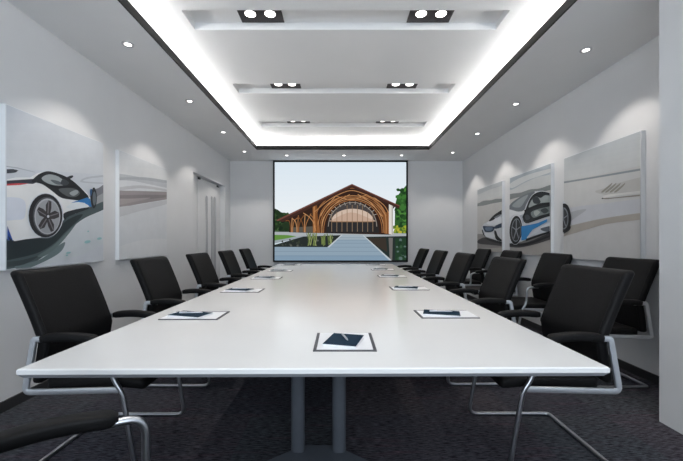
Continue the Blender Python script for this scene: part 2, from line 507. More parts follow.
left = [2.09, 3.13, 4.17, 5.20, 6.23]
right = [2.10, 3.16, 4.26, 5.27, 6.33]
wallrow = [3.10, 4.16, 5.24, 6.26]
GL, GR, GW = 'chairs along the left side of the table', 'chairs along the right side of the table', 'spare chairs along the right wall'
Llab = ['black leather armchair on the left side of the table, nearest, below the big car picture',
        'black leather armchair on the left, second from front, below the pale streaky picture',
        'black leather armchair on the left of the table, third from front, before the door',
        'black leather armchair on the left of the table, fourth from front, past the door',
        'black leather armchair on the left of the table, farthest, close to the screen']
Rlab = ['large black leather armchair at the right front corner of the white table',
        'black leather armchair on the right of the table, second from front',
        'black leather armchair on the right of the table, middle of five',
        'black leather armchair on the right of the table, fourth from front, near the screen',
        'black leather armchair on the right of the table, farthest, beside the screen edge']
Wlab = ['black spare chair against the right wall, nearest of that row, beside the pier',
        'black spare chair against the right wall, second of that row from the pier',
        'black spare chair against the right wall below the car door picture',
        'black spare chair against the right wall, farthest, below the car nose picture']
chair = make_chair(Llab[0], (-1.33, left[0], 0), 0, GL)
for y, l in list(zip(left, Llab))[1:]: dup(chair, (-1.33, y, 0), 0, l, GL)
for y, l in zip(right, Rlab): dup(chair, (1.155, y, 0), PI, l, GR)
for y, l in zip(wallrow, Wlab): dup(chair, (2.215, y, 0), PI, l, GW)
c = dup(chair, (-0.548, 0.732, 0), math.radians(34), 'black armchair cut off by the bottom left corner, only its armrest and tube showing')
del c['group']

# ------------------------------------------------------------------ the table
ZT = 0.77
TL, TR_, TN, TF = -1.072, 0.908, 1.168, 6.12
t = empty('conference_table', ((TL + TR_) / 2, (TN + TF) / 2, 0))
tag(t, 'long white conference table on grey metal pedestals in the middle of the room', 'table')
ox, oy = t.location.x, t.location.y
bm = bmesh.new()
def outline(ins):
    return [(TL + ins - ox, TN - 0.009 + ins - oy), (TR_ - ins - ox, TN + 0.009 + ins - oy), (TR_ - ins - ox, TF - ins - oy), (TL + ins - ox, TF - ins - oy)]
rings = []
for ins, z in ((0.004, ZT), (0.0, ZT - 0.004), (0.0, ZT - 0.018), (0.002, ZT - 0.020)):
    rings.append([bm.verts.new((x, y, z)) for x, y in outline(ins)])
bm.faces.new(rings[0]); bm.faces.new(rings[-1][::-1])
for a, b in zip(rings, rings[1:]):
    for i in range(4): bm.faces.new((a[i - 1], a[i], b[i], b[i - 1]))
top = obj('tabletop', bm, M['white_lam'], t)
bm = bmesh.new(); rings = []
for ins, z in ((0.002, ZT - 0.0202), (0.012, ZT - 0.033), (0.05, ZT - 0.036)):
    rings.append([bm.verts.new((x, y, z)) for x, y in outline(ins)])
bm.faces.new(rings[0]); bm.faces.new(rings[-1][::-1])
for a, b in zip(rings, rings[1:]):
    for i in range(4): bm.faces.new((a[i - 1], a[i], b[i], b[i - 1]))
obj('tabletop_underside', bm, M['under'], t)
for yc, feet in ((1.93, (-1,)), (3.65, ()), (5.35, (1,))):
    bx, by = -0.118 - ox, yc - oy
    bm = bmesh.new()
    # low pedestal with four splayed feet, seen as one casting
    box(bm, bx - 0.13, bx + 0.13, by - 0.11 if -1 in feet else by - 0.035, by + 0.11 if 1 in feet else by + 0.035, 0.0, 0.045)
    for sx, sy in [(a, b) for b in feet for a in (-1, 1)]:
        p0 = Vector((bx + sx * 0.10, by + sy * 0.03, 0)); p1 = Vector((bx + sx * 0.46, by + sy * 0.24, 0))
        dv = (p1 - p0).normalized(); nv = Vector((-dv.y, dv.x, 0))
        q = []
        for p, w, hh in ((p0, 0.055, 0.045), (p1, 0.035, 0.018)):
            q.append([bm.verts.new(p + nv * w), bm.verts.new(p - nv * w), bm.verts.new(p - nv * w * 0.8 + Vector((0, 0, hh))), bm.verts.new(p + nv * w * 0.8 + Vector((0, 0, hh)))])
        for i in range(4): bm.faces.new((q[0][i - 1], q[0][i], q[1][i], q[1][i - 1]))
        bm.faces.new(q[0]); bm.faces.new(q[1][::-1])
    obj('base', bm, M['leg'], t)
    for sx in (-1, 1):
        bm = bmesh.new()
        sweep(bm, [(bx + sx * 0.113, by, 0.045), (bx + sx * 0.113, by, ZT - 0.05)], rrect(0.037, 0.037, 0.03, 5))
        obj('leg', bm, M['leg'], t, True)
    bm = bmesh.new(); box(bm, bx - 0.3, bx + 0.3, by - 0.06, by + 0.06, ZT - 0.052, ZT - 0.0358)
    obj('bracket', bm, M['leg'], t)

# ------------------------------------------------------------------ desk pads, notebooks, pens
def make_pad(w, dp):
    """pad with a raised grey rim on three sides, the open side at -x; origin at its centre on the table"""
    t = empty('desk_pad')
    obj('sheet', box_bm(-w / 2, w / 2, -dp / 2, dp / 2, 0.0, 0.003), M['paper'], t)
    bm = bmesh.new(); r = 0.0065
    box(bm, -w / 2, w / 2, -dp / 2 - 2 * r, -dp / 2, 0, 0.0034); box(bm, -w / 2, w / 2, dp / 2, dp / 2 + 2 * r, 0, 0.0034)
    box(bm, w / 2, w / 2 + 2 * r, -dp / 2 - 2 * r, dp / 2 + 2 * r, 0, 0.0034)
    obj('rim', bm, M['rim'], t)
    return t
def make_book(w, dp):
    t = empty('notebook')
    obj('pages', box_bm(-w / 2 + 0.001, w / 2 - 0.001, -dp / 2, dp / 2 - 0.001, 0.0012, 0.0088), M['paper'], t)
    bm = bmesh.new(); box(bm, -w / 2, w / 2, -dp / 2, dp / 2, 0.0088, 0.0100)
    obj('cover', bm, M['navy'], t)
    obj('back_cover', box_bm(-w / 2, w / 2, -dp / 2, dp / 2, 0, 0.0012), M['paper'], t)
    return t
def make_pen(L):
    t = empty('pen'); r = 0.0042
    bm = bmesh.new(); sweep(bm, [(-L / 2, 0, r), (-L / 2 + 0.004, 0, r), (L / 2 - 0.018, 0, r), (L / 2, 0, r)], circ(r, 8), scales=[0.75, 1, 1, 0.25])
    obj('barrel', bm, M['pen'], t, True)
    obj('clip', box_bm(-L / 2 + 0.002, -L / 2 + 0.042, -0.001, 0.001, 2 * r, 2 * r + 0.0016), M['pen'], t)
    return t
GP, GN, GE = 'desk pads on the table', 'notebooks on the desk pads', 'pens on the notebooks'
where = ['nearest', 'second from front', 'middle', 'fourth from front', 'farthest']
pad0 = make_pad(0.305, 0.185); book0 = make_book(0.20, 0.125); pen0 = make_pen(0.13)
first = True
def lay(px, py, flip, brot, text, pad, book, pen, prot, boff=(0, 0)):
    global first
    a = PI if flip else 0
    lp = 'white grey-rimmed desk pad, ' + text; lb = 'navy notebook with white pages, ' + text; le = 'silver pen on the navy notebook, ' + text
    bx, by = px + boff[0], py + boff[1]
    if first:
        pad.location = (px, py, ZT); pad.rotation_euler.z = a; tag(pad, lp, 'desk pad', GP)
        book.location = (bx, by, ZT + 0.0037); book.rotation_euler.z = brot; tag(book, lb, 'notebook', GN)
        pen.location = (bx, by + 0.01, ZT + 0.0142); pen.rotation_euler.z = prot; tag(pen, le, 'pen', GE)
        first = False
    else:
        dup(pad, (px, py, ZT), a, lp, GP); dup(book, (bx, by, ZT + 0.0037), brot, lb, GN); dup(pen, (bx, by + 0.01, ZT + 0.0142), prot, le, GE)
for y, w in zip((1.975, 2.945, 3.905, 4.80, 5.88), where):
    lay(-0.82, y, False, math.radians(-16), w + ' on the left side of the table', pad0, book0, pen0, math.radians(4), (-0.02, -0.01))
for y, w in zip((2.01, 3.075, 4.085, 5.0, 5.95), where):
    lay(0.61, y, True, math.radians(-16), w + ' on the right side of the table', pad0, book0, pen0, math.radians(-3), (-0.03, -0.01))
# the one at the near end is turned a quarter
p = make_pad(0.245, 0.22); p.location = (0.019, 1.478, ZT); p.rotation_euler.z = -PI / 2
tag(p, 'white desk pad with grey rim at the near end of the table, in the middle', 'desk pad', GP)
b = make_book(0.136, 0.165); b.location = (0.017, 1.462, ZT + 0.0037); b.rotation_euler.z = math.radians(-15)
tag(b, 'navy notebook with white pages at the near end of the table, in the middle', 'notebook', GN)
e = make_pen(0.10); e.location = (0.021, 1.48, ZT + 0.0142); e.rotation_euler.z = math.radians(-77)
tag(e, 'short silver pen on the navy notebook at the near end of the table', 'pen', GE)

# ------------------------------------------------------------------ lamps
def make_downlight():
    t = empty('downlight')
    bm = bmesh.new(); lathe(bm, [(0.0275, -0.001), (0.030, -0.005), (0.047, -0.006), (0.050, 0.0), (0.0275, -0.0005)], 20); obj('ring', bm, M['ring'], t, True)
    bm = bmesh.new(); lathe(bm, [(0.0, -0.0045), (0.027, -0.0045), (0.027, -0.0005), (0.0, -0.0005)], 20); obj('lens', bm, M['lens_small'], t)
    return t
def spot(loc, energy, angle, blend, rad, col=(1, 0.93, 0.86)):
    l = bpy.data.lights.new('lamp_beam', 'SPOT'); l.energy = energy; l.spot_size = math.radians(angle); l.spot_blend = blend
    l.shadow_soft_size = rad; l.color = col
    o = bpy.data.objects.new('lamp_beam', l); COL.objects.link(o); o.location = loc
    return o
dl = make_downlight(); k = 0
GD = 'small round downlights in the lower ceiling'
P = []
for i, y in enumerate((3.02, 4.26, 5.49, 6.70)):
    P.append((-1.83, y, ['nearest', 'second from front', 'third from front', 'farthest, by the tray corner'][i] + ' in the left ceiling strip'))
for i, y in enumerate((3.11, 4.35, 5.57, 6.78)):
    P.append((2.185, y, ['nearest', 'second from front', 'third from front', 'farthest, by the far wall'][i] + ' in the right ceiling strip'))
for i, x in enumerate((-1.066, 0.08, 1.23)):
    P.append((x, 7.0, 'above the screen, ' + ['left one', 'middle one', 'right one'][i]))
for x, y, w in P:
    lb = 'small round recessed downlight, ' + w
    if k == 0: dl.location = (x, y, ZC); tag(dl, lb, 'downlight', GD)
    else: dup(dl, (x, y, ZC), 0, lb, GD)
    k += 1
    spot((x, y, ZC - 0.012), 21 if abs(x) > 1.5 else 9, 96, 0.4, 0.02)
def make_twin():
    t = empty('twin_downlight')
    obj('plate', box_bm(-0.19, 0.19, -0.125, 0.125, -0.008, 0.0, bevel=0.002, seg=1), M['plate'], t)
    for s in (-1, 1):
        bm = bmesh.new(); lathe(bm, [(0.0465, -0.0082), (0.049, -0.011), (0.056, -0.011), (0.058, -0.0082)], 24, s * 0.086); obj('ring', bm, M['plate'], t, True)
        bm = bmesh.new(); lathe(bm, [(0.0, -0.0105), (0.046, -0.0105), (0.046, -0.0082), (0.0, -0.0082)], 24, s * 0.086); obj('lens', bm, M['lens'], t)
    return t
tw = make_twin(); k = 0
GT = 'twin spotlights in the ceiling troughs'
for (a, b), row in zip(troughs[1:], ('nearest', 'middle', 'farthest')):
    for x, side in ((-0.692, 'left'), (0.79, 'right')):
        lb = 'black plate with two round lamps, %s end of the %s ceiling trough' % (side, row)
        y = (a + b) / 2
        if k == 0: tw.location = (x, y, ZR); tag(tw, lb, 'ceiling lamp', GT)
        else: dup(tw, (x, y, ZR), 0, lb, GT)
        k += 1
        for s in (-1, 1): spot((x + s * 0.086, y, ZR - 0.02), 15, 80, 0.6, 0.045, (1, 0.84, 0.68))
# unseen trough over the near table end, its lamps added to light the table front
for x, side in ((-0.692, 'left'), (0.79, 'right')):
    dup(tw, (x, 1.6625, ZR), 0, 'unseen black plate with two round lamps above the near end of the table, %s one' % side, GT)
    for s in (-1, 1): spot((x + s * 0.086, 1.66, ZR - 0.02), 24, 80, 0.6, 0.045)

# ------------------------------------------------------------------ pictures on the walls
def picture(name, label, side, y0, y1, z0, z1, art, gain):
    X = XL if side < 0 else XR
    front = X - side * 0.04
    t = empty(name, (X, (y0 + y1) / 2, z0)); tag(t, label, 'picture', 'frameless pictures on the %s wall' % ('left' if side < 0 else 'right'))
    xa, xb = sorted((0.0, front - X)); yc = (y0 + y1) / 2
    obj('canvas', box_bm(xa, xb, y0 - yc, y1 - yc, 0, z1 - z0, bevel=0.003, seg=2), M['canvas'], t)
    art.mesh('print', (y0 + 0.006, y1 - 0.006, z0 + 0.006, z1 - 0.006), lambda a, b, h: (front - X - side * (0.0006 + h), a - yc, b - z0), M['print'], t, gain)
def wall_conv(X, sc, ox, oy):
    """a sketch coordinate -> (along the wall, height) on the plane of the picture"""
    def f(px, py):
        u, v = px / sc + ox - CX, CY - (py / sc + oy)
        Y = X * F / u
        return (Y, H + v * Y / F)
    return f
ZP0, ZP1 = 0.985, 2.14
# -- left, near: a white sports car seen from behind
A = Art(wall_conv(-2.31, 4.009, 0, 160))
BIG = [(2, -260), (430, -260), (430, 470), (2, 470)]
A.poly(BIG, (190, 194, 200))
A.grad([(2, -260), (430, -260)], [(2, 30), (430, 60)], (182, 187, 194), (196, 199, 203), 8)
A.poly([(2, 20), (70, 30), (140, 48), (140, 50), (70, 34), (2, 25)], (160, 165, 172))
A.poly([(320, 85), (350, 68), (430, 60), (430, 66), (360, 74), (335, 85), (430, 92), (430, 96), (345, 92)], (172, 176, 182), True)
A.poly([(2, 330), (150, 290), (330, 205), (430, 96), (430, 330), (330, 380), (2, 470)], (190, 195, 199))
A.poly([(372, 128), (395, 112), (430, 98), (430, 190), (380, 200), (330, 222), (300, 225)], (112, 114, 120), True)
A.poly([(385, 150), (430, 128), (430, 158), (370, 185)], (146, 148, 152), True)
A.poly([(260, 235), (330, 205), (430, 160), (430, 190), (340, 232), (290, 270), (250, 318), (205, 360), (150, 402), (90, 425), (2, 432), (2, 330), (120, 300), (200, 305)], (70, 82, 84), True)
A.poly([(2, 335), (60, 322), (120, 312), (205, 312), (250, 255), (300, 225), (330, 222), (260, 290), (215, 335), (150, 372), (60, 395), (2, 400)], (38, 47, 50), True)
A.poly([(60, 425), (160, 398), (230, 345), (260, 330), (240, 370), (170, 410), (90, 440)], (98, 112, 114), True)
A.poly([(150, 384), (215, 340), (280, 276), (300, 262), (240, 336), (180, 384)], (92, 106, 106), True)
A.poly([(2, 412), (80, 402), (150, 386), (90, 420), (2, 428)], (54, 64, 66), True)
# body
A.poly([(2, 84), (60, 70), (118, 70), (150, 52), (186, 46), (238, 58), (278, 76), (312, 102), (346, 132), (360, 150), (362, 186), (320, 192), (272, 206), (252, 240), (235, 270), (205, 306), (150, 312), (98, 318), (55, 326), (40, 300), (2, 280)], (216, 219, 226))
A.poly([(2, 110), (90, 104), (140, 112), (112, 150), (104, 220), (112, 300), (60, 322), (30, 310), (2, 270)], (222, 225, 231), True)
A.poly([(2, 160), (60, 150), (98, 168), (96, 230), (60, 240), (2, 236)], (203, 207, 216), True)
A.poly([(2, 38), (50, 36), (72, 42), (60, 50), (2, 56)], (62, 66, 72))
A.poly([(2, 84), (70, 80), (130, 76), (152, 86), (130, 96), (80, 94), (2, 97)], (58, 60, 68))
A.poly([(2, 97), (70, 93), (112, 94), (80, 100), (2, 104)], (176, 62, 66))
A.poly([(140, 112), (180, 104), (226, 140), (250, 152), (300, 166), (262, 186), (240, 240), (224, 170), (190, 138), (158, 132)], (226, 228, 233), True)
# cabin
A.poly([(124, 86), (152, 58), (188, 46), (238, 58), (280, 80), (318, 112), (350, 144), (350, 156), (322, 162), (276, 158), (240, 150), (206, 124), (172, 100), (150, 92)], (34, 37, 40), True)
A.poly([(164, 74), (190, 58), (226, 64), (256, 84), (268, 98), (228, 102), (190, 94)], (150, 156, 158), True)
A.poly([(200, 80), (230, 84), (252, 97), (224, 98)], (88, 94, 98), True)
A.poly([(232, 118), (266, 112), (300, 116), (318, 132), (300, 148), (264, 144)], (84, 88, 90), True)
A.poly([(276, 132), (302, 120), (312, 130), (292, 144)], (148, 154, 156), True)
A.poly([(250, 76), (274, 90), (262, 102), (240, 96)], (58, 62, 66), True)
A.stroke([(152, 88), (190, 100), (232, 110), (300, 104)], 5, (24, 26, 29))
A.poly([(262, 72), (276, 64), (288, 62), (290, 68), (276, 76)], (50, 53, 58), True)
A.stroke([(150, 60), (188, 47), (238, 59), (280, 80), (318, 112), (350, 146)], 4, (30, 32, 36))
# blue sill, far front wheel
A.poly([(280, 172), (318, 160), (346, 150), (358, 156), (364, 188), (352, 186), (336, 172), (312, 168)], (50, 112, 170))
A.poly([(262, 190), (300, 170), (336, 174), (352, 188), (300, 196)], (210, 214, 222), True)
A.ell(373, 152, 12, 42, (36, 39, 43)); A.ell(375, 154, 7, 28, (96, 104, 110))
A.poly([(357, 122), (364, 116), (366, 130), (360, 146)], (44, 80, 118), True)
A.poly([(252, 214), (300, 198), (350, 190), (345, 198), (272, 226), (256, 240)], (36, 42, 46), True)
A.poly([(2, 240), (24, 262), (48, 326), (26, 320), (2, 300)], (36, 72, 142))
A.poly([(24, 300), (48, 326), (98, 318), (80, 326), (40, 334)], (40, 46, 50))
# big rear wheel
A.ell(178, 222, 72, 90, (198, 202, 209)); A.ell(178, 223, 68, 88, (34, 34, 37)); A.ell(183, 225, 56, 77, (74, 76, 80)); A.ell(185, 226, 52, 72, (172, 174, 178)); A.ell(186, 227, 48, 67, (150, 152, 156))
for q in range(5):
    a = -PI / 2 + q * 2 * PI / 5 + 0.2
    c, s = math.cos, math.sin
    A.poly([(186 + 8 * c(a - 1.2), 227 + 11 * s(a - 1.2)), (186 + 34 * c(a - 0.42), 227 + 48 * s(a - 0.42)), (186 + 47 * c(a - 0.12), 227 + 66 * s(a - 0.12)), (186 + 46 * c(a + 0.14), 227 + 64 * s(a + 0.14)), (186 + 28 * c(a + 0.36), 227 + 40 * s(a + 0.36)), (186 + 8 * c(a + 1.2), 227 + 11 * s(a + 1.2))], (56, 52, 54))
    A.stroke([(186, 227), (186 + 44 * c(a - 0.1), 227 + 62 * s(a - 0.1))], 4, (112, 110, 112), False)
A.ell(186, 227, 9, 12, (44, 44, 47)); A.ell(187, 226, 5, 6, (190, 192, 196))
for (x, y, rx, ry) in ((345, 328, 13, 6), (393, 315, 10, 5), (268, 372, 10, 4), (348, 286, 4, 3), (262, 382, 5, 3)): A.ell(x, y, rx, ry, (136, 176, 178), -0.2, 14)
picture('wall_picture', 'picture of a white sports car from behind, on the left wall above the nearest chair', -1, 2.416, 3.419, ZP0, ZP1, A, 1.3)
# -- left, far: streaks of sand
A = Art(wall_conv(-2.31, 2.712, 110, 130))
A.poly([(0, 0), (200, 0), (200, 420), (0, 420)], (196, 198, 201))
A.grad([(0, 20), (200, 60)], [(0, 130), (200, 140)], (186, 190, 194), (200, 201, 202), 6)
A.poly([(0, 118), (60, 124), (155, 146), (200, 160), (200, 166), (120, 150), (60, 138), (0, 134)], (172, 175, 179), True)
A.poly([(0, 130), (60, 128), (110, 130), (200, 146), (200, 152), (110, 138), (50, 134), (0, 140)], (158, 162, 167), True)
A.poly([(0, 168), (50, 165), (100, 166), (200, 170), (200, 182), (155, 188), (100, 197), (60, 204), (0, 214)], (138, 132, 133), True)
A.poly([(0, 180), (60, 176), (140, 176), (200, 178), (140, 184), (80, 190), (0, 200)], (120, 114, 116), True)
A.poly([(0, 188), (60, 186), (110, 184), (60, 196), (0, 206)], (150, 142, 142), True)
A.poly([(0, 160), (80, 150), (155, 162), (155, 166), (80, 158), (0, 168)], (176, 177, 180), True)
A.poly([(0, 214), (80, 202), (155, 190), (155, 200), (80, 220), (0, 240)], (182, 183, 186), True)
A.poly([(0, 330), (80, 300), (160, 300), (160, 360), (0, 380)], (202, 203, 205), True)
picture('wall_picture', 'pale picture with a grey brown streak, on the left wall before the door', -1, 3.66, 4.67, ZP0, ZP1, A, 1.3)
# -- right: one car scene running over three panels
A = Art(wall_conv(2.59, 6.15, 470, 180))
W0, W1 = -40, 1100
A.poly([(W0, -360), (W1, -360), (W1, 700), (W0, 700)], (198, 198, 198))
A.grad([(W0, -150), (W1, -420)], [(W0, 150), (W1, -100)], (176, 184, 190), (202, 204, 204), 10)
A.poly([(245, -20), (330, -60), (420, -90), (500, -110), (500, -40), (420, -20), (330, 20), (245, 60)], (166, 176, 184), True)
A.poly([(250, 20), (350, -30), (500, -70), (500, -50), (360, 0), (260, 50)], (204, 207, 208), True)
A.poly([(45, 60), (120, 30), (205, 0), (205, 30), (120, 60), (45, 90)], (180, 186, 190), True)
A.poly([(W0, 160), (45, 145), (85, 128), (130, 124), (160, 116), (205, 112), (250, 86), (310, 78), (370, 58), (430, 52), (500, 30), (500, 60), (420, 82), (300, 106), (205, 132), (130, 146), (80, 158), (W0, 172)], (128, 134, 134), True)
A.poly([(W0, 172), (80, 158), (205, 132), (500, 60), (500, 420), (W0, 420)], (196, 195, 193))
A.poly([(W0, 350), (60, 332), (220, 340), (500, 300), (570, 292), (570, 460), (W0, 500)], (140, 137, 135), True)
A.poly([(W0, 420), (200, 415), (500, 370), (500, 460), (W0, 470)], (168, 164, 160), True)
# third panel: line of hills, a hull shape, sand
A.poly([(560, 12), (700, -10), (860, -38), (1100, -80), (1100, -66), (860, -26), (700, 2), (560, 24)], (140, 148, 152))
A.poly([(560, 24), (860, -26), (1100, -66), (1100, 300), (560, 300)], (202, 202, 201))
A.poly([(770, 70), (850, 45), (910, 20), (1100, -20), (1100, 70), (900, 84), (840, 92)], (188, 187, 184), True)
for x in (860, 885, 912, 940): A.poly([(x - 50, 72), (x, 30), (x + 18, 18), (x + 6, 38), (x - 36, 74)], (146, 142, 134), True)
A.poly([(812, 112), (840, 92), (900, 84), (1100, 62), (1100, 76), (900, 96), (840, 108)], (216, 215, 212), True)
A.poly([(812, 112), (840, 110), (900, 106), (1100, 84), (1100, 94), (900, 112), (840, 118)], (140, 136, 128), True)
A.ell(818, 113, 6, 4, (60, 60, 60), 0, 10)
A.poly([(560, 180), (680, 160), (860, 140), (1100, 110), (1100, 230), (860, 240), (560, 330)], (196, 198, 203))
A.poly([(570, 300), (700, 262), (860, 230), (1100, 200), (1100, 236), (860, 268), (700, 310), (570, 350)], (170, 164, 156), True)
A.poly([(570, 250), (620, 200), (720, 180), (640, 240), (570, 290)], (176, 178, 182), True)
A.poly([(570, 350), (700, 312), (860, 270), (1100, 240), (1100, 560), (570, 560)], (200, 199, 198))
# car shadow
A.poly([(50, 372), (100, 352), (180, 372), (330, 388), (480, 330), (560, 300), (620, 285), (600, 320), (480, 372), (330, 412), (250, 412), (140, 400), (60, 392)], (70, 68, 70), True)
A.poly([(90, 356), (180, 374), (320, 392), (480, 345), (560, 315), (480, 356), (320, 406), (160, 386)], (38, 38, 41), True)
# body
A.poly([(74, 290), (88, 268), (118, 254), (152, 226), (196, 196), (246, 172), (262, 138), (330, 94), (402, 70), (450, 66), (496, 78), (540, 104), (580, 130), (612, 168), (616, 262), (560, 292), (500, 312), (430, 336), (350, 366), (318, 380), (250, 390), (180, 376), (104, 352), (84, 330)], (210, 213, 218))
A.poly([(250, 172), (300, 182), (352, 190), (330, 220), (300, 212), (268, 216), (240, 240), (206, 250), (200, 230)], (226, 228, 231), True)
A.poly([(300, 226), (336, 214), (330, 270), (322, 300), (310, 250)], (176, 182, 190), True)
A.poly([(430, 262), (500, 232), (560, 214), (600, 230), (560, 262), (480, 262)], (190, 195, 202), True)
A.poly([(196, 250), (240, 236), (246, 300), (240, 350), (214, 340), (204, 300)], (184, 189, 197), True)
A.poly([(106, 262), (160, 232), (200, 230), (206, 262), (160, 276), (120, 276)], (226, 229, 234), True)
A.poly([(240, 175), (262, 138), (330, 94), (402, 72), (376, 104), (350, 150), (334, 186), (300, 194), (260, 184)], (112, 118, 124), True)
A.poly([(262, 160), (300, 122), (360, 90), (340, 130), (310, 168)], (150, 156, 160), True)
A.poly([(118, 252), (150, 216), (176, 198), (204, 182), (202, 208), (172, 222), (146, 246)], (28, 30, 33), True)
A.poly([(150, 232), (180, 214), (196, 212), (170, 232)], (120, 126, 132), True)
A.poly([(82, 284), (108, 284), (150, 286), (154, 300), (138, 318), (100, 320), (88, 306)], (48, 62, 82), True)
A.poly([(98, 292), (140, 292), (136, 310), (104, 312)], (96, 112, 132), True)
A.poly([(156, 284), (204, 264), (204, 288), (160, 300)], (52, 66, 84), True)
A.poly([(152, 312), (164, 316), (176, 346), (204, 374), (180, 374), (160, 358)], (30, 32, 36), True)
A.poly([(78, 300), (88, 324), (96, 350), (84, 336), (76, 312)], (34, 37, 42))
A.poly([(96, 326), (144, 326), (156, 352), (110, 350)], (222, 225, 229), True)
# front wheel
A.ell(286, 306, 43, 92, (222, 224, 228), 0.06); A.ell(286, 308, 39, 88, (24, 25, 28), 0.06); A.ell(288, 308, 30, 72, (130, 136, 142), 0.06); A.ell(289, 308, 27, 66, (44, 46, 50), 0.06)
for q in range(5):
    a = -PI / 2 + q * 2 * PI / 5; A.stroke([(289, 308), (289 + 26 * math.cos(a), 308 + 64 * math.sin(a))], 6, (136, 141, 147), False)
A.ell(289, 308, 5, 11, (150, 155, 160))
# side glass
A.poly([(330, 232), (350, 184), (372, 126), (400, 92), (440, 78), (490, 84), (560, 118), (560, 200), (480, 226), (420, 246), (352, 266)], (38, 42, 46), True)
A.poly([(366, 168), (384, 124), (410, 102), (440, 110), (470, 94), (520, 104), (520, 132), (440, 142), (400, 156)], (158, 166, 166), True)
A.poly([(390, 112), (420, 104), (440, 134), (424, 146), (398, 142)], (58, 64, 68), True)
A.poly([(380, 200), (420, 180), (470, 168), (520, 160), (500, 200), (440, 218), (396, 232)], (120, 130, 130), True)
A.poly([(398, 196), (420, 186), (436, 200), (410, 222)], (170, 176, 174), True)
A.poly([(440, 186), (470, 172), (490, 190), (464, 206)], (64, 72, 74), True)
A.stroke([(340, 190), (420, 160), (520, 138)], 8, (22, 25, 28))
A.stroke([(330, 232), (352, 180), (374, 124), (402, 90), (446, 74), (500, 84)], 7, (26, 28, 32))
A.poly([(344, 220), (364, 214), (376, 236), (352, 246)], (72, 78, 84), True)
# blue flank and sill
A.poly([(322, 284), (370, 276), (424, 264), (482, 240), (480, 256), (424, 288), (392, 304), (372, 330), (352, 366), (322, 372)], (52, 132, 192))
A.poly([(372, 334), (400, 306), (470, 274), (530, 262), (530, 290), (440, 318), (360, 356)], (206, 210, 216), True)
A.poly([(440, 300), (500, 282), (560, 270), (560, 300), (480, 318)], (92, 98, 106), True)
A.poly([(350, 362), (430, 334), (530, 304), (530, 314), (420, 352), (352, 376)], (32, 34, 38))
# rear wheel on the third panel
A.poly([(560, 120), (590, 138), (620, 178), (628, 200), (616, 262), (560, 280)], (206, 210, 216), True)
A.ell(588, 234, 42, 90, (26, 27, 30)); A.ell(584, 236, 30, 68, (120, 126, 132)); A.ell(582, 237, 26, 60, (50, 52, 56))
for q in range(5):
    a = -PI / 2 + q * 2 * PI / 5; A.stroke([(582, 237), (582 + 26 * math.cos(a), 237 + 58 * math.sin(a))], 6, (130, 134, 140), False)
picture('wall_picture', 'picture of the nose of a white car, farthest of three on the right wall', 1, 5.585, 6.60, ZP0, ZP1, A, 1.05)
picture('wall_picture', 'picture of a white car with blue flank, middle of three on right wall', 1, 4.296, 5.34, ZP0, ZP1, A, 1.05)
picture('wall_picture', 'pale desert picture with part of a car wheel, nearest of three on the right wall', 1, 3.01, 4.05, ZP0, ZP1, A, 1.05)

# ------------------------------------------------------------------ the screen
SX0, SX1, SZ0, SZ1, SY = -1.425, 1.445, 0.722, 2.883, 7.445
t = empty('projection_screen', ((SX0 + SX1) / 2, SY, SZ0)); tag(t, 'large lit screen in a thin black frame on the far wall showing a timber hall', 'screen')
cx0 = t.location.x
bm = bmesh.new(); fw = 0.032
box(bm, SX0 - cx0, SX0 + fw - cx0, 0, 0.05, 0, SZ1 - SZ0); box(bm, SX1 - fw - cx0, SX1 - cx0, 0, 0.05, 0, SZ1 - SZ0)
box(bm, SX0 + fw - cx0, SX1 - fw - cx0, 0, 0.05, 0, fw); box(bm, SX0 + fw - cx0, SX1 - fw - cx0, 0, 0.05, SZ1 - SZ0 - fw, SZ1 - SZ0)
box(bm, SX0 + fw - cx0, SX1 - fw - cx0, 0.035, 0.05, fw, SZ1 - SZ0 - fw)
obj('frame', bm, M['screen_frame'], t)
def sconv(px, py):
    u, v = px / 3.294 + 260 - CX, CY - (py / 3.294 + 140)
    return (u * SY / F, H + v * SY / F)
A = Art(sconv)
A.poly([(30, 50), (500, 50), (500, 410), (30, 410)], (214, 228, 238))
A.grad([(30, 60), (500, 60)], [(30, 310), (500, 310)], (216, 229, 240), (240, 243, 244), 14)
random.seed(11)
def leaves(x0, x1, y0, y1, n, cols, r0, r1):
    for _ in range(n):
        x, y = random.uniform(x0, x1), random.uniform(y0, y1); r = random.uniform(r0, r1)
        A.ell(x, y, r * random.uniform(0.8, 1.5), r, random.choice(cols), random.uniform(-1, 1), 7)
# trees
A.poly([(40, 232), (54, 228), (70, 238), (84, 240), (96, 256), (96, 306), (40, 308)], (38, 54, 36), True)
leaves(44, 90, 236, 296, 26, [(52, 76, 44), (34, 52, 32), (64, 88, 56), (28, 42, 30)], 3, 7)
A.poly([(444, 300), (446, 220), (452, 190), (462, 172), (476, 156), (500, 146), (500, 320), (444, 312)], (50, 92, 44), True)
leaves(450, 488, 162, 285, 60, [(62, 112, 52), (40, 78, 38), (76, 128, 60), (34, 66, 34)], 4, 8)
leaves(440, 488, 284, 308, 22, [(150, 160, 50), (120, 140, 48), (86, 116, 44), (176, 170, 60)], 3, 6)
# ground
A.poly([(30, 302), (500, 308), (500, 324), (30, 322)], (168, 174, 178))
A.poly([(30, 312), (90, 313), (120, 317), (80, 326), (30, 336)], (96, 138, 66))
A.poly([(30, 334), (100, 322), (140, 316), (170, 314), (70, 336), (30, 346)], (150, 160, 166))
# under the roof
A.poly([(70, 268), (303, 150), (450, 214), (438, 228), (432, 312), (170, 306), (95, 304), (98, 270)], (52, 36, 30))
A.poly([(98, 272), (180, 236), (180, 305), (98, 303)], (46, 40, 34))
A.poly([(100, 288), (180, 284), (180, 304), (100, 303)], (88, 84, 76))
